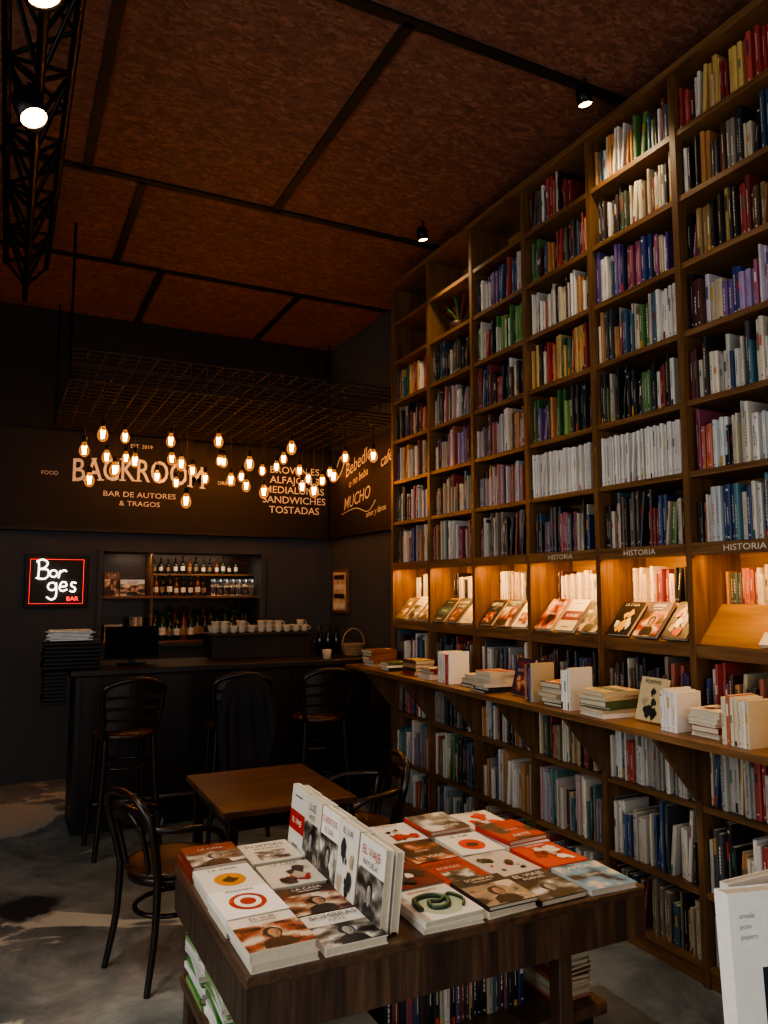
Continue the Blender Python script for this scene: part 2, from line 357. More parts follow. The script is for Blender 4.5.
# ---------------------------------------------------------------- books
def soft(c,s=.22,k=.84):
    l=.3*c[0]+.6*c[1]+.1*c[2]; return tuple((x*(1-s)+l*s)*k for x in c[:3])+(1,)
PAL={k:[soft(hx(c)) for c in v.split()] for k,v in dict(
 mix='#b0302a #d9c99f #24407a #e8e2d4 #5a2a24 #4f7f3a #1d1c1f #d0882c #c8b890 #2f6a80 #b85838 #983a5a #26262c #6a4a8a #3a2c28 #e8e2d4',
 white='#eae6de #dcd7cc #f0ece4 #cfc9be #c2bdb4 #a8a49c #c23a33 #3a5a8a #e8dcc0 #4a4a52 #c88a3a #2a282c',
 purewhite='#f4f1ea #ece8e1 #faf7f0 #e6e2da',
 dark='#18181d #26222a #322d32 #1c2838 #4a2a22 #5a5046 #101014 #8a7d6a #8a2420 #c8bda4 #2a4a6a',
 cream='#e6d8b4 #d8c499 #c9a874 #9d8560 #f0e6cc #8b3a2a #4e5a42 #c8612c #ddd0ac #3a2c28',
 purple='#5a4298 #7a5aa4 #3a3480 #a890c8 #2a2a5a #d8cce0 #304890 #a8507a #e0dce4 #1c1a28',
 red='#b2281e #c84030 #8a1c20 #d8a83a #2a4f8a #ece0c4 #2a6a3a #d8702a #d8b04a #2a2024',
 gold='#5a3c24 #8a6030 #c0922f #1d1a1a #3b2f28 #a0803a #49382e #1d1a1a #d8b04a #8a2a20',
 teal='#e0e6e4 #8fb8ba #3f8090 #eae6de #b8c8cc #2a4a6a #d8d2c6 #c8583a #e8e0c8 #2a2a30',
 green='#3a902a #4aa03a #2a6a2c #1d2a20 #d8d8c8 #7aa83a #2c2c2c #e8e2d4 #d8b048',
 pastel='#e0ccc0 #c8a8a8 #a8b8c8 #ece0cc #8a7a88 #c8a878 #b85a5a #5a8a8a #3a3438',
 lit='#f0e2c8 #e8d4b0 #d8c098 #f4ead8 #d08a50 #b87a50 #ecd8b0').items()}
def jit(c,a=.12):
    k=1+rnd.uniform(-a,a); return tuple(min(1,max(0,x*k)) for x in c[:3])+(1,)
def mixc(a,b,t): return tuple(a[i]*(1-t)+b[i]*t for i in range(3))+(1,)
PAGE=hx('#cdc3ab')
def lum(c): return .3*c[0]+.6*c[1]+.1*c[2]
ACC=[hx(c) for c in '#1c1a1c #7a201c #20304a #c23a22 #2a6a5a #c8902a'.split()]
def sbook(b,M,t,h,d,col,detail=True):
    r=min(.004,t*.25); c=.25*t
    xy=[(d,0),(r,0),(0,c),(0,t-c),(r,t),(d,t)]
    vs=[(x,y,0) for x,y in xy]+[(x,y,h) for x,y in xy]
    fs=[]; n=6
    for j in range(n): fs.append((j,j+n,(j+1)%n+n,(j+1)%n))
    b.add(vs,fs,M_book,col,M)
    e=.0022; b.quad([(.004,t*.12,h-.001),(d-e,t*.12,h-.001),(d-e,t*.88,h-.001),(.004,t*.88,h-.001)],M_page,jit(PAGE),M)
    b.quad([(x,y,h-.002) for x,y in reversed(xy)],M_book,col,M)
    if detail and t>.008:
        dk=lum(col)<.25
        tc=mixc(col,hx('#e8e2d4') if dk else rnd.choice(ACC),rnd.uniform(.45,.85))
        q=rnd.random(); x=-.0005; a0=t*.3; a1=t*.7
        def bar(z0,z1,y0=a0,y1=a1,cc=tc): b.quad([(x,y0,z0),(x,y0,z1),(x,y1,z1),(x,y1,z0)],M_book,cc,M)
        if q<.5:
            zc=h*rnd.uniform(.2,.4); ze=h*rnd.uniform(.6,.88); w_=rnd.uniform(.08,.16)
            while zc<ze:
                l=rnd.uniform(.004,.014); bar(zc,min(zc+l,h*.9),t*(.5-w_),t*(.5+w_)); zc+=l+.0035
            bar(h*.07,h*.11,t*.35,t*.65)
        elif q<.7:
            z0=h*rnd.uniform(.45,.62); cc=mixc(col,rnd.choice(ACC+[hx('#e8e2d4')]),.8); bar(z0,z0+h*rnd.uniform(.12,.3),t*.25,t*.75,cc); bar(h*.08,h*.11)
        elif q<.85:
            bar(0.002,h*rnd.uniform(.1,.25),t*.25,t*.75,rnd.choice(ACC)); bar(h*.4,h*.75,t*.43,t*.57)
        else:
            bar(h*.88,h*.92,t*.25,t*.75); bar(h*.3,h*.6,t*.43,t*.57); bar(h*.06,h*.09)
def fillrow(b,y0,y1,z,pal,zmax,x=SX+.03,dmax=.2,frac=1.0,uniform=False,hmin=.165):
    P=PAL[pal]; y=y1-.004; end=y0+(1-frac)*(y1-y0)+.004; run=0; base=None
    while True:
        if run<=0:
            run=rnd.choice([1,1,1,2,2,3]) if not uniform else 99
            base=rnd.choice(P) if rnd.random()<.8 else rnd.choice(PAL['mix']); bt=rnd.uniform(.008,.022); bh=rnd.uniform(hmin-.01,zmax-z-.012)
        if uniform: base=rnd.choice(P); bt=rnd.uniform(.009,.014); bh=(zmax-z)*.86
        run-=1
        t=bt*rnd.uniform(.85,1.15); h=min(bh*rnd.uniform(.97,1.02),zmax-z-.008)
        if y-t<end: break
        yy=y-t
        lean=0
        if rnd.random()<(.08 if not uniform else .03) and yy-h*.16>end: lean=rnd.uniform(.06,.14)
        xx=x+rnd.uniform(-.012,.018)
        M=Matrix.Translation((xx,yy,z))
        if lean:
            yy-=h*math.sin(lean); M=Matrix.Translation((xx,yy+h*math.sin(lean),z))@Matrix.Rotation(lean,4,'X')
        sbook(b,M,t,h,rnd.uniform(.12,dmax-.02),jit(base)); y=yy-.0008
ROWP=[[None,None,'red','dark','cream','white','white'],
 [None,None,'dark','pastel','purple','cream','mix'],
 [None,'white','green','dark','pastel','pastel','dark'],
 ['dark','dark','white','red','green','purewhite','dark'],
 ['mix','cream','purple','white','dark','purewhite','dark'],
 ['red','dark','gold','purple','white','teal','teal']]
keys=['mix','white','dark','cream','purple','red','gold','teal','pastel']
b=B()
for k in range(10):
    y1=YK[k]-.017; y0=YK[k+1]+.017
    P=ROWP[k] if k<6 else [rnd.choice(keys) for _ in range(7)]
    for r in range(7):
        z=boards[r]; zm=3.67 if r==0 else boards[r-1]-.026
        if P[r] is None: continue
        uni=P[r]=='purewhite'
        fillrow(b,y0,y1,z,P[r],zm,uniform=uni,frac=(.7 if (k,r)==(3,0) else rnd.choice([1,1,1,.9])))
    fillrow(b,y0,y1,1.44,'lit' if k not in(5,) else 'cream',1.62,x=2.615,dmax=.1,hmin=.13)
    fillrow(b,y0,y1,.98,rnd.choice(['mix','white','cream','dark']),1.228)
    fillrow(b,y0,y1,.67,rnd.choice(['mix','cream','dark','white']),.928)
    fillrow(b,y0,y1,.35,rnd.choice(['mix','white','dark','pastel']),.644)
    fillrow(b,y0,y1,.08,rnd.choice(['mix','dark','teal','gold']),.324)
b.done('shelf_books')
b=B(); M=T(2.56,4.06,3.13)
b.lathe([(0,0),(.05,0),(.065,.08),(.06,.085),(0,.08)],M_seat,16,M)
for i in range(26):
    a=rnd.uniform(0,6.28); r=rnd.uniform(.03,.11); h=rnd.uniform(.1,.2)
    b.tube(catmull([(0,0,.07),(r*.5*math.cos(a),r*.5*math.sin(a),.07+h*.6),(r*math.cos(a),r*math.sin(a),.06+h)],3),[.005,.012],M_book,5,rnd.choice([hx('#3a6a2a'),hx('#6a3020'),hx('#a8482a')]),M)
b.done('potted_plant')
def blob(cx,cy,r,n=12,j=.3): 
    return [(cx+math.cos(2*math.pi*i/n)*r*rnd.uniform(1-j,1+j),cy+math.sin(2*math.pi*i/n)*r*rnd.uniform(1-j,1+j)) for i in range(n)]
TIT=['LEONA','AMOR','EL VIAJE','BORGES','CUENTOS','NOVELA','LA CASA','POEMAS','RAYUELA','MITOS','EL SUR','ARTE','SOMBRAS','LUZ']
def art(b,M,w,h,z,col,style=None,acc=None):
    st=style if style is not None else rnd.choice([0,7,7,2,4,7,5])
    lt=lum(col)>.25
    ink=hx('#1a1718') if lt else hx('#e6e0d2')
    acc=acc or rnd.choice([hx('#b8241c'),hx('#c8482a'),hx('#20242c'),hx('#d8b04a'),hx('#3a5a5a'),hx('#e0d8c8'),hx('#6a2030')])
    zz=[z]
    def P(pts,c): zz[0]+=.0004; b.quad([(x*w,y*h,zz[0]) for x,y in pts],M_book,c,M)
    def R(x0,x1,y0,y1,c): P([(x0,y0),(x1,y0),(x1,y1),(x0,y1)],c)
    def TX(s,x,y,sz,c):
        zz[0]+=.0004; m=M@Matrix.Translation((x*w,y*h,zz[0])); 
        vs,fs=textgeo(s,1,0,'CENTER'); mw=max(v[0] for v in vs)*2; k=min(sz,.85*w/mw)
        b.add([(v[0]*k,v[1]*k,0) for v in vs],fs,M_book,c,m)
    def IMG(x0,x1,y0,y1,cols,fr=3.0,nx=18,ny=24):
        zz[0]+=.0004; vs=[];fs=[];cc=[]; o=rnd.uniform(0,50)
        for j in range(ny+1):
            for i in range(nx+1): vs.append(((x0+(x1-x0)*i/nx)*w,(y0+(y1-y0)*j/ny)*h,zz[0]))
        for j in range(ny):
            for i in range(nx):
                v=noise.noise(Vector((i/nx*fr+o,j/ny*fr*1.3,o)))*1.1+noise.noise(Vector((i/nx*fr*3+o,j/ny*fr*3,o+9)))*.4
                v=max(0,min(.999,.5+v)); q=v*(len(cols)-1); a=int(q); f_=q-a; f_=f_*f_*(3-2*f_)
                fs.append((j*(nx+1)+i,j*(nx+1)+i+1,(j+1)*(nx+1)+i+1,(j+1)*(nx+1)+i)); cc.append(mixc(cols[a],cols[min(a+1,len(cols)-1)],f_))
        b.add(vs,fs,M_book,W,M,cols=cc)
    mono=[hx(c) for c in '#141212 #4a4642 #8a857c #d8d4cc'.split()]
    warm=[hx(c) for c in '#1c100c #6a2a1c #b86a48 #e0bc98'.split()]
    def FIG(cx,cy,s,c,c2):
        P([(cx-.34*s,cy-.45*s),(cx+.34*s,cy-.45*s),(cx+.28*s,cy-.2*s),(cx+.1*s,cy-.1*s),(cx-.1*s,cy-.1*s),(cx-.28*s,cy-.2*s)],c2)
        P([(cx+.19*s*math.cos(a*math.pi/8),cy+.09*s+.2*s*math.sin(a*math.pi/8)) for a in range(16)],c2)
        P([(cx-.06*s,cy-.15*s),(cx+.06*s,cy-.15*s),(cx+.06*s,cy),(cx-.06*s,cy)],jit(mixc(c,c2,.3)))
        P([(cx+.02*s+.12*s*math.cos(a*math.pi/8),cy+.05*s+.16*s*math.sin(a*math.pi/8)) for a in range(16)],c)
        P([(cx+.02*s,cy-.11*s),(cx+.14*s,cy+.02*s),(cx+.12*s,cy+.16*s),(cx+.04*s,cy+.2*s)],mixc(c,c2,.35))
        for dx in (-.05,.06): P([(cx+(dx+.01)*s,cy+.07*s),(cx+(dx+.05)*s,cy+.07*s),(cx+(dx+.05)*s,cy+.09*s),(cx+(dx+.01)*s,cy+.09*s)],c2)
        P([(cx-.02*s,cy-.05*s),(cx+.06*s,cy-.05*s),(cx+.06*s,cy-.035*s),(cx-.02*s,cy-.035*s)],mixc(c,c2,.7))
    if st==0:
        P(blob(.5,.42,.27,20,.02),acc); P(blob(.5,.42,.12,9,.4),ink); TX(rnd.choice(TIT),.5,.87,.022,ink)
    elif st==1:
        IMG(0,1,0,.72,[hx('#1a1210'),mixc(acc,hx('#3a2a22'),.5),hx('#a8886a'),hx('#d8c8b0')]); FIG(.5,.36,.75,hx('#b88a6a'),hx('#1a1414')); TX(rnd.choice(TIT),.5,.87,.022,ink); R(.3,.7,.77,.785,ink)
    elif st==2:
        R(0,1,.32,.62,acc); TX(rnd.choice(TIT),.5,.47,.024,hx('#f0eadc')); R(.3,.7,.1,.12,ink); R(.25,.75,.85,.865,ink)
    elif st==3:
        P(blob(.5,.43,.36,22,.04),hx('#b8c4a8'))
        pts=catmull([(.12,.3,0),(.2,.62,0),(.5,.68,0),(.68,.5,0),(.55,.28,0),(.34,.3,0),(.38,.5,0),(.55,.46,0),(.8,.62,0),(.9,.4,0),(.78,.2,0)],5)
        b.tube([(p.x*w,p.y*h,z+.0035) for p in pts],[.009,.004],M_book,6,hx('#22382a'),M)
        b.tube([(p.x*w,p.y*h,z+.0075) for p in pts],[.005,.002],M_book,5,hx('#5a7a50'),M); TX('SERPIENTE',.5,.9,.02,hx('#a8241c'))
    elif st==4:
        for _ in range(9): P(blob(rnd.uniform(.2,.8),rnd.uniform(.15,.72),rnd.uniform(.03,.17),11,.4),jit(rnd.choice([acc,acc,ink,hx('#b8a890')])))
        TX(rnd.choice(TIT),.5,.89,.022,ink)
    elif st==5:
        TX(rnd.choice(TIT),.5,.82,.034,acc if abs(lum(acc)-lum(col))>.1 else ink); TX(rnd.choice(TIT),.5,.66,.022,ink); IMG(.2,.8,.1,.52,warm if rnd.random()<.5 else mono,2.5,10,10)
    elif st==6:
        P(blob(.5,.48,.3,20,.02),acc); P(blob(.5,.48,.22,18,.02),col); P(blob(.5,.48,.13,14,.02),acc); TX(rnd.choice(TIT),.5,.9,.02,ink)
    elif st==7:
        IMG(0,1,0,1,rnd.choice([warm,mono,[hx('#141014'),acc,hx('#d8cbb4')],[col,acc,hx('#2a2624')]]),rnd.uniform(1.8,3)); TX(rnd.choice(TIT),.5,rnd.choice([.85,.2]),.03,hx('#f0eadc')); TX(rnd.choice(TIT),.5,.5,.018,hx('#f0eadc'))
    elif st==8:
        IMG(.0,1,.0,.62,mono,2.6); FIG(.5,.32,.7,hx('#a8a49c'),hx('#1c1a1a')); TX(rnd.choice(TIT),.5,.85,.030,acc); TX(rnd.choice(TIT),.5,.71,.02,ink)
def fbook(b,M,w,h,t,col,style=None,acc=None,artit=True):
    c=.0022
    b.box(0,w,0,h,0,c,M_book,col,M); b.box(0,w,0,h,t-c,t,M_book,col,M); b.box(0,c,0,h,c,t-c,M_book,col,M)
    b.box(c,w-.003,.003,h-.003,c,t-c,M_page,jit(PAGE,.08),M)
    if artit: art(b,M,w,h,t,col,style,acc)
COV=[hx(c) for c in '#e4dfd6 #dcd6ca #eae6de #a82a22 #1c1a1e #e0d8c6 #7a2028 #2c3038 #d8d0c0 #9a8a78'.split()]
DARKC=[hx(c) for c in '#1c1a1e #7a2028 #2c3038 #6a5a3a #3a4a3a #c8bda4 #8a6a40 #4a3a5a #d8cfb8 #20242c'.split()]
b=B()
e=Vector((.145,0,.165)).normalized(); nn=Vector((-e.z,0,e.x))
for k in range(10):
    y1=YK[k]-.02; n=3 if k!=5 else 1; ww=(y1-YK[k+1]-.02)/3
    for i in range(n):
        w=.13; h=rnd.uniform(.175,.2); y=y1-ww*i-(ww-w)/2 - (0 if k!=5 else .26)
        M=mat4((0,-1,0),e,nn,(2.457+nn.x*.003,y,1.287+nn.z*.003))
        fbook(b,M,w,h,.018,jit(rnd.choice(DARKC)),rnd.choice([7,5,1,4,2,8]))
b.done('display_books')
b=B()
LC=[soft(hx(c),.1,.92) for c in '#e4dfd6 #a82a22 #1c1a1e #e0d8c6 #2c3038 #c8b890 #6a4a3a #d8d0c0 #4a5a3a #8a2028 #e8e4da #a88a5a #2a5a7a'.split()]
def pile(x,y,n,w=.15,h=.2,rot=0,cols=None,z=.98,art_=True,tt=None):
    zz=z
    for i in range(n):
        t=tt or rnd.uniform(.010,.026); M=T(x,y,zz,rot+rnd.uniform(-.1,.1))@Matrix.Translation((-w/2,-h/2,0))
        fbook(b,M,w*rnd.uniform(.86,1.02),h*rnd.uniform(.86,1.02),t,jit(rnd.choice(cols or LC)),artit=(i==n-1 and art_)); zz+=t+.0006
    return zz
def upright(x,y,n,cols,h=.19,z=.98,d=.13):
    yy=y
    for i in range(n):
        t=rnd.uniform(.012,.024); sbook(b,Matrix.Translation((x,yy-t,z)),t,h*rnd.uniform(.9,1.05),d,jit(rnd.choice(cols))); yy-=t+.001
def easel(x,y,w=.14,h=.18,col=None):
    M=mat4((0,-1,0),(.28,0,.96),(-.96,0,.28),(x,y,.984)); fbook(b,M,w,h,.018,col or jit(rnd.choice(LC)),rnd.choice([7,5,8,4]))
    b.box(x+.035,x+.05,y-w*.6,y-w*.4,.98,1.09,M_bent)
HP=math.pi/2
pile(2.3,4.72,5,.16,.2,HP,[hx('#a89070'),hx('#7a4a30')],tt=.022)
pile(2.28,4.42,3,.14,.19,HP); pile(2.3,4.16,4,.14,.19,.0); pile(2.29,3.92,4,.14,.18,HP)
upright(2.2,3.76,7,[hx('#b82a22'),hx('#e4dfd6'),hx('#dcd6ca'),hx('#8a2028')],.17); pile(2.3,3.49,3,.14,.17,HP)
pile(2.26,3.3,6,.14,.18,HP,[hx('#20242c'),hx('#8a2a22'),hx('#c8c0b0')]); easel(2.27,3.14,col=hx('#2c2440'))
upright(2.2,2.96,4,PAL['cream']+PAL['mix'],.17); pile(2.28,2.78,5,.14,.17,HP); upright(2.19,2.685,3,PAL['purewhite'],.18)
pile(2.27,2.48,6,.17,.2,HP,[hx('#e4dfd6'),hx('#4a5a3a'),hx('#b8a888')]); easel(2.28,2.32,.13,.17,hx('#c8b890'))
upright(2.2,2.13,4,PAL['purewhite'],.15); pile(2.3,1.96,5,.13,.16,HP); upright(2.19,1.85,7,PAL['cream']+PAL['purewhite'],.16)
upright(2.2,1.55,8,PAL['mix'],.17); pile(2.28,1.1,4,.15,.2,HP); pile(2.28,.7,3,.15,.2,HP); upright(2.2,.4,8,PAL['white'],.18)
b.done('ledge_books')
# ---------------------------------------------------------------- display table
TX0,TX1,TY0,TY1,TZ=.51,1.69,1.71,2.50,.65
LZ=.33
b=B()
b.bbox(TX0,TX1,TY0,TY1,TZ-.025,TZ,M_tabtop,.004)
for (x0,x1,y0,y1) in [(TX0+.004,TX1-.004,TY0+.003,TY0+.03),(TX0+.004,TX1-.004,TY1-.03,TY1-.003),(TX0+.003,TX0+.03,TY0+.03,TY1-.03),(TX1-.03,TX1-.003,TY0+.03,TY1-.03)]:
    b.box(x0,x1,y0,y1,TZ-.135,TZ-.025,M_tab)
for x in (TX0+.03,1.40):
    for y in (TY0+.035,TY1-.09): b.bbox(x,x+.045,y,y+.05,0,TZ-.025,M_tab,.004)
b.bbox(TX0+.02,TX1-.1,TY0+.06,TY1-.03,LZ-.03,LZ,M_tabtop,.004)
for (x0,x1,y0,y1) in [(TX0+.05,TX1-.13,TY0+.09,TY0+.11),(TX0+.05,TX0+.07,TY0+.11,TY1-.07),(TX1-.15,TX1-.13,TY0+.11,TY1-.07)]: b.box(x0,x1,y0,y1,0,LZ-.03,M_dark)
b.done('display_table')
b=B()
for i,x in enumerate((.52,.702)):
    for j in range(4):
        y=TY0+.012+j*.197; zz=TZ
        n=[2,2,2,2][j] if i==0 else [1,1,1,1][j]
        for q in range(n):
            t=rnd.uniform(.016,.024); last=q==n-1
            w=.162; h=.182; cc=jit(COV[[0,1,2,5,8][rnd.randint(0,4)]]); 
            stl=[[1,6,0,8],[8,1,4,5]][i][j]; ac=[[hx('#c8482a'),hx('#a8241c'),hx('#c8821c'),hx('#7a1a14')],[hx('#20242c'),hx('#a8482a'),hx('#a8241c'),hx('#20242c')]][i][j]
            if (i,j) in((0,3),): cc=jit(hx('#7a2a1c'))
            if (i,j)==(1,1): cc=jit(hx('#3a2620'))
            fbook(b,T(x+rnd.uniform(0,.006),y,zz,rnd.uniform(-.03,.03)),w,h,t,cc,stl,ac,last); zz+=t+.0006
y=TY1-.02
dcol=[hx('#e4e0d8'),hx('#dcd6ca'),hx('#eae6de'),hx('#d8d4cc')]
for i in range(5):
    w=.13+.02*(i==4); h=.2; 
    M=mat4((0,-1,0),(.10,0,.995),(-.995,0,.10),(.895-.004*i,y,TZ+.003)); fbook(b,M,w,h,.022,jit(dcol[i%4]),[2,8,8,4,8][i],[hx('#a8241c'),hx('#20242c')][i%2])
    M=mat4((0,-1,0),(.10,0,.995),(-.995,0,.10),(.925-.004*i,y,TZ+.002)); fbook(b,M,w,h*.96,.022,jit(dcol[(i+1)%4]),artit=False)
    y-=w+.01+.008*(i%2)
spec={(0,0):('#e0dcd2',3,None),(1,0):('#2a2426',1,'#c8b8a0'),(2,0):('#26262a',8,'#e0dcd4'),(3,0):('#b8c4c8',7,'#6a9ab8'),(0,1):('#6a1c20',4,'#26181a'),(1,1):('#b02820',5,'#1a1718'),
 (2,1):('#d0c8bc',4,'#b8241c'),(3,1):('#c03a28',4,'#7a1810'),(0,2):('#1c1a1c',1,'#a8241c'),(1,2):('#7a2028',7,'#a82030'),(2,2):('#e4dfd6',0,'#d8281c'),(3,2):('#a82a22',7,'#b83028'),
 (0,3):('#e0d8c6',1,'#a8241c'),(1,3):('#e8e2d8',4,'#b8241c'),(2,3):('#b8321e',7,'#c86040'),(3,3):('#dcd6ca',4,'#d8281c')}
for i in range(4):
    for j in range(4):
        x=.985+i*.172; y=TY0+.012+j*.197; zz=TZ
        c,s_,a=spec[(i,j)]
        n=[1,2,1,1][(i+j)%4]+(1 if (i,j)==(0,0) else 0)
        w_,h_=(.175,.19) if (i,j)==(0,0) else (.16,.188)
        for q in range(n):
            t=rnd.uniform(.012,.018)
            fbook(b,T(x+rnd.uniform(-.006,.004)-(.02 if (i,j)==(0,0) else 0),y,zz,rnd.uniform(-.06,.06)),w_,h_,t,jit(hx(c) if q==n-1 else rnd.choice(COV)),s_,hx(a) if a else None,q==n-1); zz+=t+.0006
b.done('table_books')
b=B()
def spile(x,y,n,cols,w=.14,h=.19,rot=0,z=LZ):
    zz=z
    for i in range(n):
        t=rnd.uniform(.008,.018)
        if zz+t>TZ-.145: break
        fbook(b,T(x,y,zz,rot+rnd.uniform(-.1,.1))@Matrix.Translation((-w/2,-h/2,0)),w,h,t,jit(rnd.choice(cols)),artit=False); zz+=t+.0006
WH=PAL['purewhite']+[hx('#4a8a3a'),hx('#8aa86a')]
spile(.61,2.33,18,WH); spile(.61,2.08,12,WH); spile(.65,1.87,8,PAL['white']); spile(.82,1.9,6,PAL['cream'])
spile(1.51,1.92,12,PAL['cream'],.12,.2); spile(1.5,2.2,9,PAL['mix'])
x=.93
while x<1.36:
    t=rnd.uniform(.01,.022); h=rnd.uniform(.13,.168)
    sbook(b,mat4((0,1,0),(-1,0,0),(0,0,1),(x+t,1.87,LZ)),t,h,.12,jit(soft(rnd.choice(PAL['dark']+PAL['mix']),.2,.8))); x+=t+.001
b.done('stacked_books')
b=B()
b.bbox(1.2,1.95,.35,1.1,TZ-.03,TZ,M_tabtop,.004)
for x in (1.23,1.86):
    for y in (.38,1.01): b.box(x,x+.06,y,y+.06,0,TZ-.03,M_tab)
b.done('side_table')
b=B()
th=math.radians(-14)
M=mat4((math.cos(th),math.sin(th),0),(0,.05,.9987),(0,-1,0),(1.21,1.04,TZ+.004))
fbook(b,M,.2,.29,.03,hx('#f0ede6'),artit=False)
for i,(s_,yy) in enumerate([('amalia',.25),('pose',.232),('jaspers',.214)]): 
    vs,fs=textgeo(s_,.013,0,'LEFT'); b.add(vs,fs,M_book,hx('#8a8a86'),M@Matrix.Translation((.02,yy,.0306)))
b.quad([(.06,.02,.0306),(.18,.02,.0306),(.18,.16,.0306),(.06,.16,.0306)],M_book,hx('#16202a'),M)
b.quad([(.09,.05,.031),(.16,.05,.031),(.15,.14,.031),(.11,.12,.031)],M_book,hx('#b8c0b0'),M)
fbook(b,mat4((1,0,0),(0,0,1),(0,-1,0),(1.27,1.092,TZ)),.24,.285,.02,hx('#dad6ce'),artit=False)
for i in range(4):
    fbook(b,T(1.5,.5,TZ+i*.021),.16,.22,.02,jit(hx('#d0ccc4')),artit=(i==3))
b.done('white_books')
# ---------------------------------------------------------------- cafe table
b=B()
b.bbox(.78,1.34,2.95,3.62,TZ-.025,TZ,M_cafe,.004)
for (x0,x1,y0,y1) in [(.82,1.30,2.99,3.01),(.82,1.30,3.56,3.58),(.82,.84,3.01,3.56),(1.28,1.30,3.01,3.56)]: b.box(x0,x1,y0,y1,TZ-.085,TZ-.025,M_bent)
for x in (.81,1.27):
    for y in (2.98,3.55): b.bbox(x,x+.04,y,y+.04,0,TZ-.025,M_bent,.004)
b.done('cafe_table')
# ---------------------------------------------------------------- armchair (bentwood, Thonet style)
def armchair(cx,cy,rot):
    b=B(); M=T(cx,cy,0,rot)
    b.lathe([(0,.388),(.15,.388),(.185,.392),(.195,.403),(.19,.412),(.17,.414),(.15,.409),(0,.407)],M_seat,28,M)
    b.lathe([(.16,.36),(.178,.36),(.178,.39),(.16,.39)],M_bent,28,M)
    for sy in (1,-1):
        b.tube(catmull([(.13,.13*sy,.39),(.15,.145*sy,.2),(.19,.165*sy,0)],5),[.018,.012],M_bent,8,M=M)
        b.tube(catmull([(-.20,.165*sy,0),(-.165,.15*sy,.2),(-.155,.145*sy,.4)],5),[.012,.016],M_bent,8,M=M)
        b.tube(catmull([(-.02,.185*sy,.40),(.06,.215*sy,.46),(.075,.225*sy,.53),(0,.225*sy,.575),(-.12,.2*sy,.585),(-.19,.155*sy,.59)],6),.013,M_bent,8,M=M)
    b.tube(catmull([(-.155,.145,.40),(-.175,.158,.50),(-.20,.165,.60),(-.225,.12,.685),(-.235,0,.712),(-.225,-.12,.685),(-.20,-.165,.60),(-.175,-.158,.50),(-.155,-.145,.40)],6),.016,M_bent,10,M=M)
    b.tube(catmull([(-.16,.085,.40),(-.18,.095,.50),(-.205,.09,.585),(-.22,.05,.63),(-.225,0,.645),(-.22,-.05,.63),(-.205,-.09,.585),(-.18,-.095,.50),(-.16,-.085,.40)],6),.011,M_bent,8,M=M)
    vs=[];fs=[]; n=14
    for i in range(n+1):
        a=-1.0+2.0*i/n; x=-.222+.03*(a*a); y=.155*a
        for dx,z in ((-.006,.605),(.006,.605),(.006,.665),(-.006,.665)): vs.append((x+dx,y,z-.02*a*a))
    for i in range(n):
        for j in range(4): fs.append((i*4+j,i*4+(j+1)%4,i*4+4+(j+1)%4,i*4+4+j))
    b.add(vs,fs,M_bent,M=M)
    ring=[(.15*math.cos(a*math.pi/10),.14*math.sin(a*math.pi/10),.24) for a in range(20)]
    b.tube(ring,.010,M_bent,8,M=M,closed=True)
    return b.done('armchair')
armchair(.665,3.27,.35); armchair(1.50,3.36,math.pi-.1)
# ---------------------------------------------------------------- bar stools
def stool(cx,cy,rot):
    b=B(); M=T(cx,cy,0,rot); H=.64
    b.lathe([(0,H),(.15,H),(.175,H+.008),(.18,H+.022),(.17,H+.035),(0,H+.03)],M_seat,26,M)
    L=[(-.13,.12),(.13,.12),(-.135,-.125),(.135,-.125)]
    for x,y in L:
        k=1.35
        b.tube(catmull([(x*k,y*k,0),(x*1.12,y*1.12,.35),(x,y,H)],5),[.014,.019],M_bent,8,M=M)
    rk=1.25; b.tube([(.155*rk*math.cos(a*math.pi/12),.145*rk*math.sin(a*math.pi/12),.26) for a in range(24)],.011,M_bent,6,M=M,closed=True)
    b.tube([(.155*1.06*math.cos(a*math.pi/12),.145*1.06*math.sin(a*math.pi/12),.48) for a in range(24)],.010,M_bent,6,M=M,closed=True)
    b.tube(catmull([(-.135,-.12,H),(-.155,-.155,.76),(-.17,-.18,.88),(-.15,-.205,.95),(0,-.225,.985),(.15,-.205,.95),(.17,-.18,.88),(.155,-.155,.76),(.135,-.12,H)],6),.016,M_bent,10,M=M)
    for z0,z1 in ((.895,.965),(.83,.87),(.765,.805),(.705,.745)):
        vs=[];fs=[];n=10
        for i in range(n+1):
            a=-1+2*i/n; yb=-.145-(z0-.7)*.16-.028*(1-a*a)
            for dy,z in ((-.007,z0),(.007,z0),(.007,z1+.008*(1-a*a)-(.015*a*a if z0>.88 else 0)),(-.007,z1+.008*(1-a*a)-(.015*a*a if z0>.88 else 0))): vs.append((.158*a,yb+dy,z))
        for i in range(n):
            for j in range(4): fs.append((i*4+j,i*4+4+j,i*4+4+(j+1)%4,i*4+(j+1)%4))
        b.add(vs,fs,M_bent,M=M)
    return b.done('bar_stool')
stool(.67,4.80,.1); stool(1.33,4.8,-.05); stool(1.90,4.82,.0)
b=B(); vs=[];fs=[]; nx=18
prof=[(-.12,.75),(-.135,.85),(-.165,.96),(-.215,1.005),(-.25,.96),(-.255,.88),(-.245,.78),(-.235,.68),(-.235,.58),(-.235,.5),(-.22,.40)]
for i,(y,z) in enumerate(prof):
    for j in range(nx+1):
        a=-1+2*j/nx; wdt=.10+.04*min(1,max(0,(.95-z)*2)); f=.016*math.sin(a*8+z*6)*min(1,(1.0-z)*4 if z<1 else 0)
        vs.append((wdt*a+.02,y+f-(.012 if i>3 else 0),z-.03*abs(a)*(i<6)+(.03*math.sin(a*5) if i==10 else 0)))
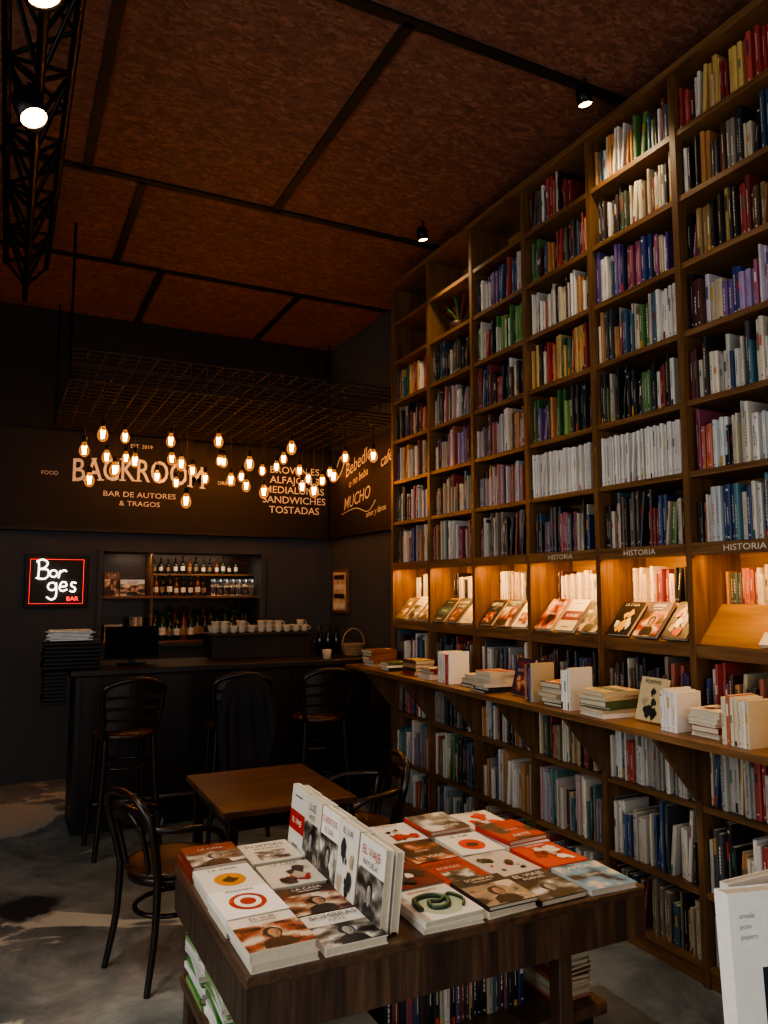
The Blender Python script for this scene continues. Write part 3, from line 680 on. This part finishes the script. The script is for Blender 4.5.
for i in range(len(prof)-1):
    for j in range(nx): k=i*(nx+1)+j; fs.append((k,k+1,k+nx+2,k+nx+1))
b.add(vs,fs,M_cloth,M=T(1.33,4.8,0,-.05),smooth=True)
for sx,zl in ((-1,.42),(1,.5)): b.tube(catmull([(.09*sx+.02,-.24,.93),(.14*sx+.02,-.25,.8),(.15*sx+.02,-.255,.65),(.13*sx+.02,-.25,zl)],5),[.032,.024],M_cloth,10,M=T(1.33,4.8,0,-.05))
b.done('jacket')
# ---------------------------------------------------------------- bar counter
b=B()
b.box(.42,2.45,5.16,5.6,.0,.96,M_dark); b.bbox(.38,2.5,5.08,5.68,.96,1.0,M_dark,.006)
for i in range(9): b.box(.45+i*.23,.46+i*.23,5.15,5.16,.06,.93,M_black)
b.box(.42,2.45,5.145,5.16,0,.08,M_black)
b.tube([(.5,5.05,.2),(2.4,5.05,.2)],.014,M_steel,8)
for x in (.6,1.45,2.3): b.tube([(x,5.05,.2),(x,5.16,.2)],.01,M_steel,6)
b.box(1.35,2.1,5.5,5.66,1.0,1.16,M_dark); b.bbox(1.32,2.13,5.44,5.68,1.16,1.18,M_dark,.004)
b.done('bar_counter')
b=B()
M=T(.41,5.3,0)
for i in range(9): b.bbox(-.18+rnd.uniform(-.01,.01),-.045,-.14,.13,.79+i*.0225,.81+i*.0225,M_black,.004,M=M)
for i in range(7): b.bbox(-.18+rnd.uniform(-.01,.01),.15+rnd.uniform(-.01,.01),-.14+rnd.uniform(-.01,.01),.13,1.003+i*.0245,1.024+i*.0245,M_black,.005,M=M)
for i in range(7): b.box(-.15,.10,-.12,.12,1.178+i*.009,1.184+i*.009,M_white,M=M@Matrix.Rotation(rnd.uniform(-.25,.25),4,'Z'))
b.done('menu_rack')
b=B(); M=T(.78,5.38,0,-.1)
b.bbox(-.17,.17,-.012,.012,1.04,1.25,M_screen,.005,M=M)
b.box(-.02,.02,.012,.03,1.01,1.15,M_metal,M=M); b.bbox(-.09,.09,-.05,.07,1.001,1.012,M_metal,.004,M=M); b.done('computer_monitor')
b=B()
b.bbox(1.42,2.0,5.80,6.1,1.0,1.22,M_metal,.02); b.box(1.44,1.98,5.78,5.80,1.02,1.08,M_steel); b.box(1.44,1.98,5.77,5.80,1.14,1.19,M_steel)
for x in (1.55,1.72,1.87): b.lathe([(0,1.09),(.03,1.09),(.03,1.14),(0,1.14)],M_steel,12,T(x,5.75,0)); b.tube([(x,5.75,1.11),(x,5.70,1.10)],.009,M_black,6)
for x in (1.45,1.97):
    for y in (5.83,6.06): b.box(x-.015,x+.015,y-.015,y+.015,.94,1.0,M_metal)
b.box(1.3,2.3,5.75,6.2,.0,.94,M_dark)
b.done('espresso_machine')
b=B()
cp=[(0,0),(.018,0),(.024,.01),(.032,.045),(.034,.05),(.030,.048),(.02,.012),(0,.01)]
for i in range(11):
    for j in range(2):
        x=1.37+i*.068+rnd.uniform(-.006,.006); y=5.50+j*.08
        for q in range(rnd.choice([1,1,2])): 
            b.lathe(cp,M_cup,12,Matrix.Translation((x,y,1.181+q*.035)))
            b.tube(catmull([(x+.03,y,1.181+q*.035+.04),(x+.047,y,1.181+q*.035+.035),(x+.045,y,1.181+q*.035+.018),(x+.027,y,1.181+q*.035+.015)],3),.0035,M_cup,5)
b.done('coffee_cups')
b=B()
for x in (2.2,2.27,2.34): b.lathe([(0,0),(.03,0),(.03,.12),(.012,.17),(.012,.22),(0,.22)],M_bottle,12,Matrix.Translation((x,5.55,1.001)))
b.done('syrup_bottles')
b=B(); b.lathe([(0,0),(.028,0),(.035,.06),(.034,.065),(.03,.06),(.025,.006),(0,.006)],M_cup,14,Matrix.Translation((2.1,5.16,1.001))); b.done('coffee_cup')
b=B()
M=T(2.38,5.32,1.001)
for i in range(6): 
    r=.07+.004*i; b.tube([(r*math.cos(a*math.pi/9),r*math.sin(a*math.pi/9)*.8,.008+i*.015) for a in range(18)],.007,M_wick,5,M=M,closed=True)
b.lathe([(0,.003),(.07,.003)],M_wick,18,M)
b.tube([(.09*math.cos(math.pi*i/12),0,.09+.11*math.sin(math.pi*i/12)) for i in range(13)],.006,M_wick,6,M=M); b.done('wicker_basket')
# ---------------------------------------------------------------- niche bar shelf
b=B()
for z in (NZ0+.0,1.42): b.box(NX0,NX1,BY+.02,BY+.4,z,z+.02,M_shelf)
b.box(1.14,NX1,BY+.2,BY+.4,1.62,1.635,M_shelf)
for x in (1.12,): b.box(x,x+.02,BY+.06,BY+.4,NZ0+.02,NZ1,M_shelf)
b.box(NX0,NX1,BY+.38,BY+.398,NZ0+.02,NZ1,M_seat)
for (x0,x1,z0,z1) in [(NX0-.04,NX0,NZ0-.03,NZ1+.03),(NX1,NX1+.04,NZ0-.03,NZ1+.03),(NX0,NX1,NZ1,NZ1+.03),(NX0,NX1,NZ0-.03,NZ0)]: b.box(x0,x1,BY-.03,BY-.002,z0,z1,M_wallg)
nic=b.done('bar_shelf')
light('AREA','niche_fill_light',(1.4,BY+.08,NZ1-.01),4,(1,.70,.44),nic,(1.4,BY+.25,1.0),shape='RECTANGLE',size=1.2,size_y=.05)  # fill light added so the niche contents show, no fitting modelled
bp=[(0,0),(.026,0),(.027,.01),(.027,.12),(.02,.145),(.01,.16),(.009,.2),(.011,.2),(.011,.215),(0,.215)]
M_lbl=plain('bottle_label','#d8d2c4',.7)
M_amb=plain('amber_bottle_glass','#6a3410',.15); M_grn=plain('green_bottle_glass','#1c3a1c',.15)
def bottles(xs,z,y,name,sc=1):
    b=B()
    for x in xs:
        s_=rnd.uniform(.85,1.1)*sc; M=Matrix.Translation((x,y+rnd.uniform(-.02,.02),z))@Matrix.Scale(s_,4)
        mt=rnd.choice([M_bottle,M_amb,M_bottle,M_grn]); b.lathe(bp,mt,12,M); b.lathe([(.0276,.04),(.0276,.095)],rnd.choice([M_lbl,M_lbl,M_wick]),12,M)
    return b.done(name)
bottles([1.17+i*.061 for i in range(14)],NZ0+.02,BY+.08,'wine_bottles',1.15)
bottles([1.19+i*.06 for i in range(14)],NZ0+.02,BY+.2,'wine_bottles',1.3)
bottles([1.17+i*.06 for i in range(8)],1.44,BY+.12,'liquor_bottles',.8)
bottles([1.18+i*.062 for i in range(13)],1.635,BY+.28,'liquor_bottles',.68)
b=B()
gp=[(0,0),(.025,0),(.004,.006),(.004,.07),(.02,.085),(.03,.11),(.026,.15)]
for i in range(7):
    for j in range(2): b.lathe(gp,M_glass,12,Matrix.Translation((1.67+i*.058,BY+.07+j*.08,1.44)))
b.done('wine_glasses')
b=B()
for i,(x,w,h,c) in enumerate([(.75,.12,.2,'#6a4a30'),(.88,.2,.14,'#c8ccd0')]):
    fbook(b,mat4((1,0,0),(0,.1,.995),(0,-1,0),(x,BY+.15,1.44)),w,h,.02,hx(c),1)
for i in range(7): 
    fbook(b,T(.76,BY+.12,NZ0+.02+i*.02),.15,.18,.018,jit(rnd.choice(COV)),artit=False)
for i in range(5): sbook(b,mat4((0,1,0),(-1,0,0),(0,0,1),(.98+i*.022,BY+.12,NZ0+.02)),.02,.2,.15,jit(rnd.choice(PAL['cream'])))
b.done('bar_books')
# ---------------------------------------------------------------- neon sign
b=B()
cx,cz=.37,1.56; FM=mat4((1,0,0),(0,0,1),(0,-1,0),(cx,BY-.002,cz))
b.bbox(-.235,.235,-.21,.21,0,.03,M_black,.006,M=FM)
M=mat4((1,0,0),(0,0,1),(0,-1,0),(cx-.14,BY-.045,cz+.02))
k=.15
for x0,x1,y0,y1 in [(-.2,.2,.175,.178),(-.2,.2,-.178,-.175),(-.2,-.197,-.175,.175),(.197,.2,-.175,.175)]: b.box(x0,x1,y0,y1,.031,.034,M_neonr,M=FM)
def circ(x,y,r): return [(x+r*math.cos(a),y+r*math.sin(a)) for a in [i*math.pi/5 for i in range(11)]]
strokes=[[(0,0),(.03,.5),(0,1)],[(-.1,.9),(.2,1.03),(.45,.85),(.3,.58),(.02,.52)],[(.05,.52),(.45,.48),(.5,.2),(.3,0),(-.1,.05)],circ(.75,.28,.18),[(1.0,.05),(1.08,.45),(1.1,.35),(1.25,.47),(1.4,.4)],
 [(x+.2,y-.75) for x,y in circ(.5,.35,.2)],[(.9,-.2),(.91,-.9),(.7,-1.1),(.45,-.95)],[(1.1,-.42),(1.4,-.38),(1.36,-.18),(1.16,-.2),(1.08,-.5),(1.22,-.65),(1.45,-.55)],[(1.9,-.22),(1.7,-.18),(1.65,-.35),(1.85,-.5),(1.8,-.68),(1.58,-.64)]]
for st in strokes: b.tube([(p.x*k,p.y*k,0) for p in catmull([(x,y,0) for x,y in st],4)],.0062,M_neon,6,M=M)
b.text('BAR',.05,M_neonr,mat4((1,0,0),(0,0,1),(0,-1,0),(cx+.12,BY-.035,cz-.14)),bold=.001)
b.done('neon_sign')
b=B()
M=mat4((0,-1,0),(0,0,1),(-1,0,0),(RX-.002,6.4,1.48))
b.bbox(-.17,.17,-.2,.2,0,.03,M_shelf,.004,M=M)
M_litpane=plain('lit_window_beige','#c8b494',.6,0,.5,8); b.box(-.14,.14,-.17,.17,.03,.032,M_litpane,M=M)  # glow of a warm lit window painted as a beige framed panel
for i in range(4): b.box(-.12,.12,-.15+i*.085,-.11+i*.085,.032,.034,M_seat if i%2 else M_lbl,M=M)
b.done('lit_window_panel')
# ---------------------------------------------------------------- mesh grid + bulbs
b=B()
GX0,GX1,GY0,GY1=.3,2.66,5.0,6.55; z0,z1=2.80,3.0
r=.005
nX=22;nY=15
for i in range(nX+1):
    x=GX0+(GX1-GX0)*i/nX; b.tube([(x,GY0,z0),(x,GY1,z0)],r,M_wire,4); b.tube([(x,GY0,z1),(x,GY1,z1)],r,M_wire,4)
    b.tube([(x,GY0,z0),(x,GY0,z1)],r,M_wire,4)
for j in range(nY+1):
    y=GY0+(GY1-GY0)*j/nY; b.tube([(GX0,y,z0),(GX1,y,z0)],r,M_wire,4); b.tube([(GX0,y,z1),(GX1,y,z1)],r,M_wire,4)
    b.tube([(GX0,y,z0),(GX0,y,z1)],r,M_wire,4)
for q in (z0,(z0+z1)/2,z1):
    b.tube([(GX0,GY0,q),(GX1,GY0,q)],.007,M_wire,5); b.tube([(GX0,GY0,q),(GX0,GY1,q)],.007,M_wire,5)
for x,y in ((GX0,GY0),(GX0,GY1),(GX1,GY0),(GX1,GY1)): b.tube([(x,y,z0),(x,y,CZ)],.008,M_metal,6)
b.done('hanging_mesh_grid')
bl=[(.418,5.2,.90),(.527,5.2,1.013),(.705,5.5,1.064),(.62,5.8,.964),(.482,5.5,.748),(.726,6.1,.927),(.826,6.35,1.058),(.734,5.2,.852),(.981,5.8,.842),(.963,5.2,1.006),(1.141,6.1,1.036),(1.097,5.5,.904),(1.361,6.35,.991),(1.076,5.2,.603),(1.341,5.8,.85),(1.29,5.2,1.034),(1.558,6.1,1.043),(1.462,5.5,.811),(1.779,6.35,.968),(1.512,5.2,.89),(1.795,5.8,.944),(1.716,5.5,.736),(2.01,6.1,1.034),(1.826,5.2,1.03),(1.97,5.8,1.053),(2.021,5.5,.793),(2.297,6.1,.951),(2.004,5.2,.725),(2.307,5.8,.896),(2.6,6.35,1.059),(2.383,5.5,1.047),(2.307,6.35,1.057),(2.487,5.2,1.023),(1.751,6.1,.857),(1.2,6.2,.86),(.62,5.3,.8),(2.2,5.3,.86),(1.6,6.4,1.1)]
bl=[(x,y,z+1.5) for x,y,z in bl]
b=B()
bulb=[(.0,-.058),(.012,-.056),(.026,-.044),(.034,-.025),(.035,-.008),(.029,.014),(.018,.034),(.013,.046),(.013,.05)]
for x,y,z in bl:
    M=Matrix.Translation((x,y,z)); s8=Matrix.Scale(rnd.uniform(.85,1.05),4)
    b.lathe(bulb,M_bglass,14,M@s8); b.lathe([(0,.085),(.012,.085),(.016,.08),(.016,.045),(.0,.045)],M_metal,10,M)
    pts=[]
    for q in range(13):
        a=2*math.pi*q/12; rr_=.013 if q%2 else .008; pts.append((rr_*math.cos(a),rr_*math.sin(a),.018 if q%2 else -.034))
    b.tube(pts,.0024,M_fil,4,M=M); b.tube([(0,0,.045),(0,0,.01)],.003,M_glass,5,M=M)
    b.tube([(x,y,z+.08),(x,y,z0)],.0028,M_black,4)
pend=b.done('pendant_bulbs')
for x,y,z in bl[::3]: light('POINT','bulb_light',(x,y,z),1.7,(1,.52,.2),pend,shadow_soft_size=.04)
# ---------------------------------------------------------------- truss
b=B()
A=(-.09,3.62);Bq=(.15,3.62);Cq=(.03,3.38)
y0,y1=-1.6,5.35
for x,z in (A,Bq,Cq): b.tube([(x,y0,z),(x,y1,z)],.018,M_metal,8)
n=26
for i in range(n):
    ya=y0+(y1-y0)*i/n; yb=y0+(y1-y0)*(i+1)/n
    for p,q in ((A,Cq),(Bq,Cq),(A,Bq)):
        if i%2: p,q=q,p
        b.tube([(p[0],ya,p[1]),(q[0],yb,q[1])],.010,M_metal,5)
        if i%2==0: b.tube([(p[0],ya,p[1]),(q[0],ya,q[1])],.009,M_metal,5)
for y in (5.3,3.0,.5): 
    for x in (-.09,.15): b.tube([(x,y,3.62),(x,y,CZ)],.008,M_metal,6)
b.done('ceiling_truss')
def spot(loc,target,energy,top,r=.055,L=.15,col=(1,.86,.68),size=70):
    b=B(); d=(Vector(target)-Vector(loc)).normalized(); q=d.to_track_quat('Z','Y').to_matrix().to_4x4(); q.translation=Vector(loc)
    b.lathe([(0,-L),(r*.6,-L),(r,-L*.75),(r,0),(r*.9,0),(r*.88,-.02)],M_metal,20,q); b.lathe([(0,-.012),(r*.88,-.012)],M_spot,20,q)
    b.tube([tuple(Vector(loc)-d*L*.5),(loc[0],loc[1],top)],.008,M_metal,6)
    if top<3.7: b.box(loc[0]-.03,loc[0]+.03,loc[1]-.02,loc[1]+.02,top-.02,top+.02,M_metal)
    o=b.done('spotlight')
    light('SPOT','lamp',tuple(Vector(loc)+d*.005),energy,col,o,target,spot_size=math.radians(size),spot_blend=.8,shadow_soft_size=.05)
spot((.02,3.02,3.27),(.9,1.9,.65),135,3.38)
spot((.03,2.36,3.27),(.9,2.2,.65),90,3.38)
spot((2.26,2.5,3.68),(2.5,2.4,2.0),38,CZ,.035,.09,(1,.74,.45),110)
spot((2.26,4.0,3.68),(2.5,3.9,2.0),38,CZ,.035,.09,(1,.74,.45),110)
spot((2.26,1.0,3.68),(2.5,.9,2.0),38,CZ,.035,.09,(1,.74,.45),110)
w=bpy.data.worlds.new('World'); bpy.context.scene.world=w; w.use_nodes=True
w.node_tree.nodes['Background'].inputs[0].default_value=(.6,.7,.85,1); w.node_tree.nodes['Background'].inputs[1].default_value=.3
try: bpy.context.scene.view_settings.look='AgX - Medium High Contrast'
except Exception as ex: print(ex)
# camera
yaw=math.atan(.496); th=math.radians(5.78)
Fv=Vector((math.sin(yaw)*math.cos(th),math.cos(yaw)*math.cos(th),math.sin(th))); R=Vector((math.cos(yaw),-math.sin(yaw),0)); U=R.cross(Fv)
cam=bpy.data.cameras.new('camera'); co=bpy.data.objects.new('camera',cam); bpy.context.collection.objects.link(co)
m=mat4(R,U,-Fv,Vector((0,0,1.5))*S); co.matrix_world=m; cam.lens=760*36/1024; cam.sensor_width=36
bpy.context.scene.camera=co
